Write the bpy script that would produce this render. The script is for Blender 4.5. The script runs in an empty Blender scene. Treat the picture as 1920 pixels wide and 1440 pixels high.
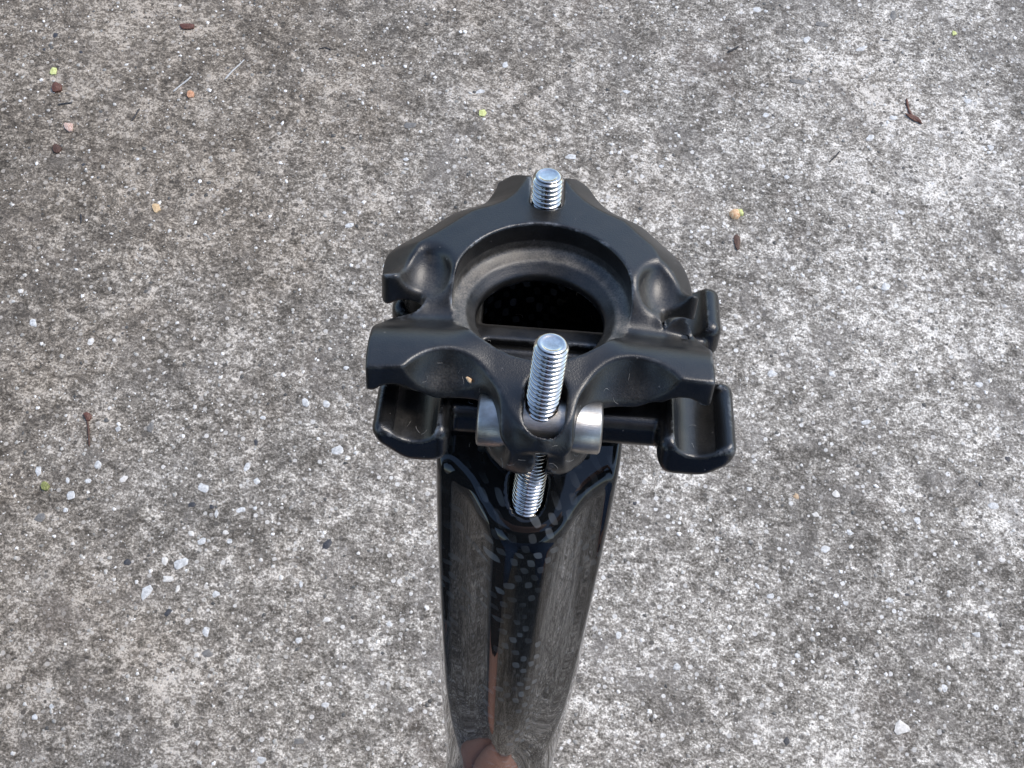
import bpy, bmesh, math, random
import numpy as np
from mathutils import Matrix, Vector

rng = np.random.default_rng(7)
random.seed(7)
scene = bpy.context.scene
col = scene.collection

# ------------------------------------------------------------------ camera
# Seatpost frame, in millimetres: x to the right, y away from the viewer, z up
# along the post; the origin is the middle of the clamp's round opening.
FPX = 2637.0
EL = math.radians(46.5)
RO = math.radians(4.3)
LEAN = math.radians(18.5)          # the post leans: its foot is nearer the viewer
LEN = 300.0                        # from the clamp opening to the foot of the post
Fv = np.array([0, math.cos(EL), -math.sin(EL)])
R0 = np.array([1.0, 0, 0]); U0 = np.array([0, math.sin(EL), math.cos(EL)])
Rv = R0 * math.cos(RO) + U0 * math.sin(RO)
Uv = -R0 * math.sin(RO) + U0 * math.cos(RO)


def ray(px, py):
    d = Fv + Rv * (px - 960) / FPX + Uv * (720 - py) / FPX
    return d / np.linalg.norm(d)


Cv = -250.0 * ray(1014, 583)


def at(px, py, z):                 # measured point of the photograph at height z -> mm
    d = ray(px, py)
    return Cv + d * (z - Cv[2]) / d[2]


def aty(px, py, y):
    d = ray(px, py)
    return Cv + d * (y - Cv[1]) / d[1]


BASE = Vector((0, 0, 0.0045))
M_post = Matrix.Translation(BASE) @ Matrix.Rotation(-LEAN, 4, 'X')


def to_world(v):
    return M_post @ (Vector((float(v[0]), float(v[1]), float(v[2]) + LEN)) / 1000.0)


cam_d = bpy.data.cameras.new('camera')
cam = bpy.data.objects.new('camera', cam_d)
col.objects.link(cam)
cam_d.sensor_width = 36.0
cam_d.lens = 36.0 * FPX / 1920.0
cam_d.clip_start = 0.01
cam_d.clip_end = 100.0
R3 = M_post.to_3x3()
m = Matrix((R3 @ Vector(Rv), R3 @ Vector(Uv), R3 @ Vector(-Fv))).transposed().to_4x4()
m.translation = to_world(Cv)
cam.matrix_world = m
scene.camera = cam
CW = m.translation.copy()


def ground_at(px, py):             # measured point on the concrete, metres
    d = R3 @ Vector([float(a) for a in ray(px, py)])
    t = -CW.z / d.z
    return CW.x + d.x * t, CW.y + d.y * t


# ------------------------------------------------------------------ light
SUN_EL = math.radians(55)
SUN_AZ = math.radians(60)        # compass-like, clockwise from +Y
w = bpy.data.worlds.new('World')
scene.world = w
w.use_nodes = True
nt = w.node_tree
bg = nt.nodes['Background']
sky = nt.nodes.new('ShaderNodeTexSky')
sky.sky_type = 'NISHITA'
sky.sun_disc = False
sky.sun_elevation = SUN_EL
sky.sun_rotation = SUN_AZ
sky.air_density = 1.0
sky.dust_density = 0.8
nt.links.new(sky.outputs[0], bg.inputs[0])
bg.inputs[1].default_value = 0.15
sun_d = bpy.data.lights.new('sun', 'SUN')
sun_d.energy = 1.75
sun_d.angle = math.radians(30)
sun_d.color = (1.0, 0.935, 0.85)
sun = bpy.data.objects.new('sun', sun_d)
col.objects.link(sun)
sd = Vector((math.sin(SUN_AZ) * math.cos(SUN_EL), math.cos(SUN_AZ) * math.cos(SUN_EL), math.sin(SUN_EL)))
sun.rotation_euler = (-sd).to_track_quat('-Z', 'Y').to_euler()
sun.location = (0, 0, 2)
vs = scene.view_settings
vs.view_transform = 'Standard'
vs.look = 'None'
vs.exposure = 0.8
vs.gamma = 1.0
vs.use_curve_mapping = False


# ------------------------------------------------------------------ node helpers
def new_mat(name):
    ma = bpy.data.materials.new(name)
    ma.use_nodes = True
    t = ma.node_tree
    return ma, t, t.nodes['Principled BSDF']


def N(t, kind, **kw):
    n = t.nodes.new(kind)
    for k, v in kw.items():
        if k.startswith('in_'):
            key = k[3:]
            key = int(key) if key.isdigit() else key.replace('_', ' ')
            n.inputs[key].default_value = v
        else:
            setattr(n, k, v)
    return n


def mapping(t, src, scale, loc=(0, 0, 0), rot=(0, 0, 0)):
    mp = N(t, 'ShaderNodeMapping')
    mp.inputs['Scale'].default_value = scale
    mp.inputs['Location'].default_value = loc
    mp.inputs['Rotation'].default_value = rot
    t.links.new(src, mp.inputs['Vector'])
    return mp.outputs[0]


def noise(t, vec, scale, detail=4, rough=0.6, dist=0.0):
    n = N(t, 'ShaderNodeTexNoise')
    n.inputs['Scale'].default_value = scale
    n.inputs['Detail'].default_value = detail
    n.inputs['Roughness'].default_value = rough
    n.inputs['Distortion'].default_value = dist
    t.links.new(vec, n.inputs['Vector'])
    return n.outputs['Fac']


def ramp(t, src, stops):
    r = N(t, 'ShaderNodeValToRGB')
    el = r.color_ramp.elements
    while len(el) < len(stops):
        el.new(0.5)
    for e, (p, c) in zip(el, stops):
        e.position = p
        if not isinstance(c, (tuple, list)):
            c = (c, c, c)
        e.color = (*c, 1)
    t.links.new(src, r.inputs[0])
    return r.outputs[0]


def mix(t, fac, a, b, mode='MIX'):
    n = N(t, 'ShaderNodeMix', data_type='RGBA', blend_type=mode)
    for si, v in ((0, fac), (6, a), (7, b)):
        sock = n.inputs[si]
        if isinstance(v, (int, float)):
            sock.default_value = v if si == 0 else (v, v, v, 1)
        elif isinstance(v, tuple):
            sock.default_value = (*v, 1)
        else:
            t.links.new(v, sock)
    return n.outputs[2]


def math_n(t, op, a, b=None):
    n = N(t, 'ShaderNodeMath', operation=op)
    for i, v in enumerate((a, b)):
        if v is None:
            continue
        if isinstance(v, (int, float)):
            n.inputs[i].default_value = v
        else:
            t.links.new(v, n.inputs[i])
    return n.outputs[0]


def bump(t, h, strength, dist):
    b = N(t, 'ShaderNodeBump')
    b.inputs['Strength'].default_value = strength
    b.inputs['Distance'].default_value = dist
    t.links.new(h, b.inputs['Height'])
    return b.outputs[0]


# ------------------------------------------------------------------ materials
def anodised(name, base=0.005, rough=0.31, dust=0.5, wear=1.0):
    ma, t, p = new_mat(name)
    tc = N(t, 'ShaderNodeTexCoord').outputs['Object']
    att = N(t, 'ShaderNodeAttribute', attribute_name='edge').outputs['Fac']
    cav = N(t, 'ShaderNodeAttribute', attribute_name='cavity').outputs['Fac']
    wn = noise(t, tc, 520, 5, 0.7)
    wn2 = noise(t, tc, 140, 3, 0.6)
    wm = math_n(t, 'MULTIPLY', att, ramp(t, wn, [(0.44, 0.0), (0.60, 1.0)]))
    wm = math_n(t, 'MULTIPLY', wm, ramp(t, wn2, [(0.45, 0.02), (0.64, 1.0)]))
    wm = math_n(t, 'MULTIPLY', wm, wear)
    dn = noise(t, tc, 2600, 4, 0.75)
    dn2 = noise(t, tc, 260, 4, 0.6)
    d = math_n(t, 'MULTIPLY', cav, ramp(t, dn, [(0.30, 0.15), (0.62, 1.0)]))
    d = math_n(t, 'MULTIPLY', d, ramp(t, dn2, [(0.35, 0.25), (0.65, 1.0)]))
    d = math_n(t, 'MULTIPLY', d, dust)
    vo = N(t, 'ShaderNodeTexVoronoi', feature='F1')
    vo.inputs['Scale'].default_value = 330
    t.links.new(tc, vo.inputs['Vector'])
    speck = math_n(t, 'LESS_THAN', vo.outputs['Distance'], 0.055)
    c = mix(t, dn2, (base * 0.8, base * 0.85, base * 0.95), (base * 1.3, base * 1.3, base * 1.35))
    c = mix(t, d, c, (0.21, 0.19, 0.16))
    c = mix(t, wm, c, (0.42, 0.44, 0.46))
    c = mix(t, math_n(t, 'MULTIPLY', speck, 0.30), c, (0.30, 0.28, 0.26))
    t.links.new(c, p.inputs['Base Color'])
    t.links.new(math_n(t, 'MULTIPLY', wm, 0.9), p.inputs['Metallic'])
    r = mix(t, d, rough, 0.75)
    t.links.new(r, p.inputs['Roughness'])
    h = noise(t, tc, 3800, 2, 0.6)
    t.links.new(bump(t, h, 0.35, 0.00012), p.inputs['Normal'])
    p.inputs['Specular IOR Level'].default_value = 0.62
    return ma


def steel(name, colr=(0.80, 0.765, 0.71), rough=0.06, fine=2500, strength=0.1, tint=None):
    ma, t, p = new_mat(name)
    tc = N(t, 'ShaderNodeTexCoord').outputs['Object']
    n1 = noise(t, tc, 420, 4, 0.65)
    c = mix(t, ramp(t, n1, [(0.35, 0.0), (0.7, 1.0)]), colr, tuple(v * 0.55 for v in colr))
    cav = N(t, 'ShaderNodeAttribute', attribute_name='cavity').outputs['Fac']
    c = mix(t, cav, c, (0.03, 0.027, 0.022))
    t.links.new(c, p.inputs['Base Color'])
    p.inputs['Metallic'].default_value = 1.0
    rr = ramp(t, n1, [(0.3, rough), (0.75, rough + 0.16)])
    t.links.new(rr, p.inputs['Roughness'])
    h = noise(t, mapping(t, tc, (0.12, 1, 1)), fine, 3, 0.6)
    t.links.new(bump(t, h, strength, 0.0001), p.inputs['Normal'])
    return ma


def carbon():
    ma, t, p = new_mat('glossy_carbon')
    tc = N(t, 'ShaderNodeTexCoord').outputs['Object']
    # woven tows: a twill grid, every tow tilted its own way under clear lacquer
    wob = N(t, 'ShaderNodeTexNoise', noise_dimensions='3D')
    wob.inputs['Scale'].default_value = 95
    wob.inputs['Detail'].default_value = 2
    t.links.new(tc, wob.inputs['Vector'])
    v = N(t, 'ShaderNodeVectorMath', operation='MULTIPLY_ADD')
    t.links.new(wob.outputs['Color'], v.inputs[0])
    v.inputs[1].default_value = (0.0035, 0.0035, 0.0045)
    t.links.new(tc, v.inputs[2])
    sw = N(t, 'ShaderNodeSeparateXYZ')
    t.links.new(v.outputs[0], sw.inputs[0])
    # round the section: use the angle round the post so the grid does not stretch on the flanks
    arc = math_n(t, 'ADD', sw.outputs[0], math_n(t, 'MULTIPLY', sw.outputs[1], 0.5))
    uu = math_n(t, 'ADD', math_n(t, 'MULTIPLY', arc, 1 / 0.0017), math_n(t, 'MULTIPLY', sw.outputs[2], 110))
    vv_ = math_n(t, 'MULTIPLY', sw.outputs[2], 1 / 0.0023)
    su = math_n(t, 'SINE', math_n(t, 'MULTIPLY', uu, math.pi))
    sv_ = math_n(t, 'SINE', math_n(t, 'MULTIPLY', vv_, math.pi))
    inside = ramp(t, math_n(t, 'MULTIPLY', su, sv_), [(0.14, 0.0), (0.34, 1.0)])
    cell = N(t, 'ShaderNodeCombineXYZ')
    t.links.new(math_n(t, 'FLOOR', uu), cell.inputs[0])
    t.links.new(math_n(t, 'FLOOR', vv_), cell.inputs[1])
    wnz = N(t, 'ShaderNodeTexWhiteNoise', noise_dimensions='2D')
    t.links.new(cell.outputs[0], wnz.inputs['Vector'])
    tow = N(t, 'ShaderNodeSeparateColor')
    t.links.new(wnz.outputs['Color'], tow.inputs[0])
    bright = ramp(t, tow.outputs[0], [(0.12, 0.0), (0.5, 0.45), (1.0, 1.0)])
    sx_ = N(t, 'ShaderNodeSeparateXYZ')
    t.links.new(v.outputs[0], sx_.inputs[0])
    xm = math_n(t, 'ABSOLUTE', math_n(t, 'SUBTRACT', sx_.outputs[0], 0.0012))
    strip = ramp(t, math_n(t, 'MULTIPLY', xm, 100), [(0.46, 1.0), (0.80, 0.30)])  # tows painted lighter along the middle, as if their facets caught light
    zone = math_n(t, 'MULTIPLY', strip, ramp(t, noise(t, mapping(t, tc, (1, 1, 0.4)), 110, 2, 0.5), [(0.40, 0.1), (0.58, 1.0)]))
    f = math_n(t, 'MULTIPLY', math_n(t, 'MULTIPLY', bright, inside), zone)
    fib = noise(t, mapping(t, v.outputs[0], (1, 1, 0.06)), 3500, 2, 0.5)
    base = mix(t, fib, (0.003, 0.0035, 0.004), (0.007, 0.0075, 0.008))
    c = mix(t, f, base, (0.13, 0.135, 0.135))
    t.links.new(c, p.inputs['Base Color'])
    p.inputs['Roughness'].default_value = 0.42
    p.inputs['Specular IOR Level'].default_value = 0.03
    p.inputs['Coat Weight'].default_value = 1.0
    p.inputs['Coat Roughness'].default_value = 0.02
    p.inputs['Coat IOR'].default_value = 1.5
    b = bump(t, tow.outputs[1], 0.5, 0.0002)
    t.links.new(b, p.inputs['Normal'])
    cb = bump(t, noise(t, mapping(t, tc, (1, 1, 0.25)), 90, 2, 0.45), 0.07, 0.0006)
    t.links.new(cb, p.inputs['Coat Normal'])
    return ma


def concrete():
    ma, t, p = new_mat('weathered_concrete')
    tc = N(t, 'ShaderNodeTexCoord').outputs['Object']
    big = noise(t, tc, 9, 5, 0.6, 0.4)
    mid = noise(t, tc, 38, 5, 0.65, 0.3)
    streak = noise(t, mapping(t, tc, (0.8, 1.2, 1), rot=(0, 0, 0.7)), 330, 6, 0.78)
    fine = noise(t, tc, 1100, 3, 0.7)
    s = math_n(t, 'ADD', math_n(t, 'MULTIPLY', streak, 0.55), math_n(t, 'MULTIPLY', fine, 0.45))
    clump = noise(t, tc, 120, 4, 0.6, 0.4)
    patch = math_n(t, 'ADD', math_n(t, 'MULTIPLY', big, 0.35), math_n(t, 'MULTIPLY', mid, 0.30))
    patch = math_n(t, 'ADD', patch, math_n(t, 'MULTIPLY', clump, 0.35))
    thr = math_n(t, 'ADD', s, math_n(t, 'MULTIPLY', math_n(t, 'SUBTRACT', patch, 0.5), 0.68))
    c = ramp(t, thr, [(0.39, (0.082, 0.071, 0.057)), (0.46, (0.195, 0.174, 0.146)),
                      (0.53, (0.38, 0.345, 0.295)), (0.60, (0.86, 0.80, 0.71))])
    # smooth grey-brown paste where the surface skin is still whole
    skin = ramp(t, noise(t, tc, 30, 6, 0.68, 1.4), [(0.52, 0.0), (0.68, 0.7)])
    c = mix(t, skin, c, mix(t, fine, (0.125, 0.111, 0.095), (0.26, 0.235, 0.208)))
    # pale sand grains
    vo = N(t, 'ShaderNodeTexVoronoi', feature='F1')
    vo.inputs['Scale'].default_value = 420
    t.links.new(mapping(t, tc, (1, 1, 0.2)), vo.inputs['Vector'])
    sep = N(t, 'ShaderNodeSeparateColor')
    t.links.new(vo.outputs['Color'], sep.inputs[0])
    sz = math_n(t, 'MULTIPLY', math_n(t, 'POWER', sep.outputs[0], 2.0), 0.42)
    g = math_n(t, 'LESS_THAN', vo.outputs['Distance'], sz)
    gc = ramp(t, sep.outputs[1], [(0.0, (0.09, 0.082, 0.07)), (0.30, (0.14, 0.125, 0.11)), (0.36, (0.42, 0.39, 0.35)), (1.0, (0.84, 0.81, 0.76))])
    c = mix(t, math_n(t, 'MULTIPLY', g, 0.85), c, gc)
    # rusty brown stains
    st = ramp(t, noise(t, mapping(t, tc, (1.4, 0.7, 1), loc=(0.31, 0.12, 0)), 17, 5, 0.65, 0.5), [(0.60, 0.0), (0.74, 0.6)])
    c = mix(t, st, c, mix(t, fine, (0.055, 0.042, 0.033), (0.19, 0.145, 0.115)))
    # the slab's far left is dirtier and browner, its right side paler and more worn
    so = N(t, 'ShaderNodeSeparateXYZ')
    t.links.new(tc, so.inputs[0])
    gx_ = math_n(t, 'ADD', math_n(t, 'MULTIPLY', so.outputs[0], -1.9), math_n(t, 'MULTIPLY', so.outputs[1], 0.9))
    gx_ = math_n(t, 'ADD', gx_, math_n(t, 'MULTIPLY', math_n(t, 'SUBTRACT', big, 0.5), 1.4))
    dirt = ramp(t, gx_, [(0.10, 0.0), (0.60, 0.95)])
    c = mix(t, dirt, c, mix(t, 1.0, c, (0.58, 0.53, 0.475), 'MULTIPLY'))
    t.links.new(c, p.inputs['Base Color'])
    p.inputs['Roughness'].default_value = 0.85
    p.inputs['Specular IOR Level'].default_value = 0.35
    h = math_n(t, 'ADD', math_n(t, 'MULTIPLY', s, 1.0), math_n(t, 'MULTIPLY', g, 0.25))
    t.links.new(bump(t, h, 0.9, 0.0012), p.inputs['Normal'])
    return ma


def simple(name, c1, c2, scale=600, rough=0.7, spec=0.4):
    ma, t, p = new_mat(name)
    tc = N(t, 'ShaderNodeTexCoord').outputs['Object']
    n = noise(t, tc, scale, 4, 0.6)
    t.links.new(ramp(t, n, [(0.35, c1), (0.68, c2)]), p.inputs['Base Color'])
    p.inputs['Roughness'].default_value = rough
    p.inputs['Specular IOR Level'].default_value = spec
    t.links.new(bump(t, n, 0.5, 0.0004), p.inputs['Normal'])
    return ma


m_upper = anodised('blasted_black_aluminium', dust=1.0, wear=0.5)
m_lower = anodised('worn_black_aluminium', base=0.004, rough=0.27, dust=0.35, wear=1.3)
m_bolt = steel('polished_steel')
m_nut = steel('satin_nickel', (0.50, 0.47, 0.43), 0.30, 5000, 0.25)
m_carbon = carbon()
m_conc = concrete()


# ------------------------------------------------------------------ distance-field modelling
def surface_nets(F, lo, h):
    """Closed smooth surface of F = 0 on a grid; verts, quads."""
    nx, ny, nz = F.shape
    S = F < 0
    corners = [(i, j, k) for i in (0, 1) for j in (0, 1) for k in (0, 1)]
    cnt = sum(S[i:nx - 1 + i, j:ny - 1 + j, k:nz - 1 + k].astype(np.int8) for i, j, k in corners)
    act = np.argwhere((cnt > 0) & (cnt < 8))
    idx = -np.ones((nx - 1, ny - 1, nz - 1), dtype=np.int64)
    idx[act[:, 0], act[:, 1], act[:, 2]] = np.arange(len(act))
    cv = {c: F[act[:, 0] + c[0], act[:, 1] + c[1], act[:, 2] + c[2]] for c in corners}
    P = np.zeros((len(act), 3)); n = np.zeros(len(act))
    for a in corners:
        for ax in range(3):
            if a[ax] == 0:
                b = list(a); b[ax] = 1; b = tuple(b)
                fa, fb = cv[a], cv[b]
                cr = (fa < 0) != (fb < 0)
                tt = np.where(cr, fa / np.where(cr, fa - fb, 1), 0)
                q = np.tile(np.array(a, float), (len(act), 1)); q[:, ax] += tt
                P[cr] += q[cr]; n[cr] += 1
    P = P / n[:, None] + act
    faces = []
    for ax in range(3):
        sl0 = [slice(None)] * 3; sl1 = [slice(None)] * 3
        sl0[ax] = slice(0, -1); sl1[ax] = slice(1, None)
        A = S[tuple(sl0)]; B = S[tuple(sl1)]
        e = np.argwhere(A != B)
        u, v = (ax + 1) % 3, (ax + 2) % 3
        ok = (e[:, u] > 0) & (e[:, v] > 0) & (e[:, u] < F.shape[u] - 1) & (e[:, v] < F.shape[v] - 1)
        e = e[ok]
        ins = A[e[:, 0], e[:, 1], e[:, 2]]
        q = []
        for du, dv in ((-1, -1), (0, -1), (0, 0), (-1, 0)):
            c = e.copy(); c[:, u] += du; c[:, v] += dv
            q.append(idx[c[:, 0], c[:, 1], c[:, 2]])
        q = np.stack(q, 1)
        q[~ins] = q[~ins][:, ::-1]
        faces.append(q)
    return P, np.concatenate(faces)


def tri(F, P):
    s = np.array(F.shape) - 1.001
    P = np.clip(P, 0, s)
    i = np.floor(P).astype(int); f = P - i
    r = 0
    for a in (0, 1):
        for b in (0, 1):
            for c in (0, 1):
                wt = (f[:, 0] if a else 1 - f[:, 0]) * (f[:, 1] if b else 1 - f[:, 1]) * (f[:, 2] if c else 1 - f[:, 2])
                r = r + wt * F[i[:, 0] + a, i[:, 1] + b, i[:, 2] + c]
    return r


def set_attr(me, name, vals):
    a = me.attributes.new(name, 'FLOAT', 'POINT')
    a.data.foreach_set('value', np.clip(vals, 0, 1).astype(np.float32))


def make_mesh(name, V, Fc, mat, parent=None, smooth=True, nors=None):
    me = bpy.data.meshes.new(name)
    me.from_pydata([], [], []) if False else None
    V = np.asarray(V, dtype=np.float64)
    Fc = np.asarray(Fc)
    k = Fc.shape[1]
    me.vertices.add(len(V)); me.vertices.foreach_set('co', V.ravel())
    me.loops.add(Fc.size); me.loops.foreach_set('vertex_index', Fc.ravel().astype(np.int32))
    me.polygons.add(len(Fc))
    me.polygons.foreach_set('loop_start', np.arange(0, Fc.size, k, dtype=np.int32))
    me.polygons.foreach_set('loop_total', np.full(len(Fc), k, dtype=np.int32))
    me.update(calc_edges=True); me.validate()
    me.polygons.foreach_set('use_smooth', [smooth] * len(me.polygons))
    if nors is not None:
        me.normals_split_custom_set_from_vertices(nors.tolist())
    me.materials.append(mat)
    o = bpy.data.objects.new(name, me)
    col.objects.link(o)
    if parent:
        o.parent = parent
    return o


def field_object(name, fn, lo, hi, h, mat, parent, edge_gain=1.0, cav_fn=None):
    lo = np.array(lo, float); h = np.array(h, float) * np.ones(3)
    n = np.ceil((np.array(hi) - lo) / h).astype(int) + 1
    ax = [lo[i] + h[i] * np.arange(n[i]) for i in range(3)]
    X, Y, Z = ax[0][:, None, None], ax[1][None, :, None], ax[2][None, None, :]
    Fd = np.broadcast_to(fn(X, Y, Z), n).astype(np.float32)
    Fd = Fd.copy()
    Fd[0] = Fd[-1] = 9; Fd[:, 0] = Fd[:, -1] = 9; Fd[:, :, 0] = Fd[:, :, -1] = 9
    P, Q = surface_nets(Fd, lo, h)
    G = np.gradient(Fd, *h)
    for it in range(3):
        g = np.stack([tri(Gi, P) for Gi in G], 1)
        f = tri(Fd, P)
        st = f / np.maximum((g * g).sum(1), 0.15)
        st = np.clip(st, -0.35, 0.35)
        P = P - (g * st[:, None] / h) * 0.8
    g = np.stack([tri(Gi, P) for Gi in G], 1)
    nor = g / np.maximum(np.linalg.norm(g, axis=1), 1e-6)[:, None]
    # mean curvature = divergence of the unit normal, smoothed a little
    gl = np.sqrt(sum(Gi * Gi for Gi in G)) + 1e-6
    div = sum(np.gradient(G[i] / gl, h[i], axis=i) for i in range(3))
    cur = tri(div, P)
    V = P * h + lo
    W = V.copy(); W[:, 2] += LEN
    o = make_mesh(name, W / 1000.0, Q, mat, parent, True, nor)
    set_attr(o.data, 'edge', (cur - 0.75) / 1.2 * edge_gain)
    cv = np.zeros(len(V)) if cav_fn is None else cav_fn(V, nor, cur)
    set_attr(o.data, 'cavity', cv)
    return o


def smax(a, b, k):
    return np.maximum(a, b) + np.maximum(k - np.abs(a - b), 0) ** 2 / (4 * k)


def smin(a, b, k):
    return -smax(-a, -b, k)


def sstep(x, a, b):
    t = np.clip((x - a) / (b - a), 0, 1)
    return t * t * (3 - 2 * t)


def smooth_loop(pts, n=6, closed=True):
    """Catmull-Rom through the plan outline."""
    p = np.array(pts, float); m_ = len(p); out = []
    rngi = range(m_) if closed else range(m_ - 1)
    for i in rngi:
        if closed:
            a, b, c, d = p[i - 1], p[i], p[(i + 1) % m_], p[(i + 2) % m_]
        else:
            a, b, c, d = p[max(i - 1, 0)], p[i], p[i + 1], p[min(i + 2, m_ - 1)]
        for s in np.arange(n) / n:
            out.append(0.5 * (2 * b + (c - a) * s + (2 * a - 5 * b + 4 * c - d) * s * s + (3 * b - a - 3 * c + d) * s ** 3))
    if not closed:
        out.append(p[-1])
    return np.array(out)


def poly_sdf(X, Y, poly):
    X, Y = np.broadcast_arrays(X, Y)
    d = np.full(X.shape, 1e9); s = np.ones(X.shape)
    n = len(poly)
    for i in range(n):
        a, b = poly[i], poly[i - 1]
        ex, ey = b - a
        wx, wy = X - a[0], Y - a[1]
        t = np.clip((wx * ex + wy * ey) / (ex * ex + ey * ey + 1e-12), 0, 1)
        bx, by = wx - ex * t, wy - ey * t
        d = np.minimum(d, bx * bx + by * by)
        c1 = Y >= a[1]; c2 = Y < b[1]; c3 = ex * wy > ey * wx
        flip = (c1 & c2 & c3) | (~c1 & ~c2 & ~c3)
        s = np.where(flip, -s, s)
    return s * np.sqrt(d)


def line_dist(X, Y, pts):
    X, Y = np.broadcast_arrays(X, Y)
    d = np.full(X.shape, 1e9)
    for a, b in zip(pts[:-1], pts[1:]):
        ex, ey = b - a
        wx, wy = X - a[0], Y - a[1]
        t = np.clip((wx * ex + wy * ey) / (ex * ex + ey * ey + 1e-12), 0, 1)
        d = np.minimum(d, (wx - ex * t) ** 2 + (wy - ey * t) ** 2)
    return np.sqrt(d)


def rbox(X, Y, Z, c, hs, r):
    qx = np.abs(X - c[0]) - hs[0] + r
    qy = np.abs(Y - c[1]) - hs[1] + r
    qz = np.abs(Z - c[2]) - hs[2] + r
    return np.sqrt(np.maximum(qx, 0) ** 2 + np.maximum(qy, 0) ** 2 + np.maximum(qz, 0) ** 2) + \
        np.minimum(np.maximum(qx, np.maximum(qy, qz)), 0) - r


def ellip(X, Y, Z, c, r):
    k0 = np.sqrt(((X - c[0]) / r[0]) ** 2 + ((Y - c[1]) / r[1]) ** 2 + ((Z - c[2]) / r[2]) ** 2)
    return (k0 - 1) * min(r)


def xy(px, py, z):
    p = at(px, py, z)
    return (p[0], p[1])


# ------------------------------------------------------------------ the seatpost
post = bpy.data.objects.new('seatpost', None)
col.objects.link(post)
post.location = BASE
post.rotation_euler = (-LEAN, 0, 0)
post.empty_display_size = 0.05
post['label'] = 'black carbon bicycle seatpost with open two-bolt saddle clamp, leaning over grey concrete'
post['category'] = 'seatpost'

# plan outlines
rear_right = [xy(1052, 338, 1.5), xy(1086, 341, 1.5), xy(1104, 354, 1.5), xy(1125, 381, 1.5), xy(1148, 399, 1.5),
              xy(1178, 412, 1.5), xy(1205, 428, 1), xy(1240, 456, 1), xy(1268, 483, .5), xy(1284, 508, 0),
              xy(1294, 545, -1), (27.6, 3.2)]
rear_left = [(-28.2, 1.2), xy(716, 540, -1), xy(720, 492, 0), xy(735, 466, .5), xy(790, 435, 1), xy(850, 402, 1),
             xy(905, 383, 1.5), xy(926, 360, 1.5), xy(950, 333, 1.5)]
front = [(27.0, 1.6), (22.3, 1.2), (21.6, 0.0), (21.8, -2.4), xy(1264, 602, 1.0), xy(1300, 614, 1.0),
         xy(1327, 642, 1.5), xy(1335, 665, 1.5), (29.6, -12), (29.8, -17.0), (28.6, -18.2), (20, -18.2), (13, -18.6), (8.2, -21.5),
         (5.6, -25.5), (3.4, -28.2), (1.2, -29.2), (-1.2, -28.2), (-3.4, -25.5), (-6.2, -21.6), (-10.5, -19.2), (-18, -19.6), (-27.4, -20.3),
         (-28.7, -19.2), (-28.9, -14), xy(693, 640, 2), xy(700, 612, 2), xy(722, 590, 1.0), xy(752, 579, 1.0), (-21.6, -2.2), (-21.0, -.6), (-21.6, .6), (-26.5, .6)]
outline = smooth_loop(rear_right + front + rear_left, 5)
rear_edge = smooth_loop([(-28.2, 1.2)] + rear_left[1:] + [xy(1000, 334, 1.5)] + rear_right[:-1] + [(27.6, 3.2)], 4, closed=False)


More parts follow.
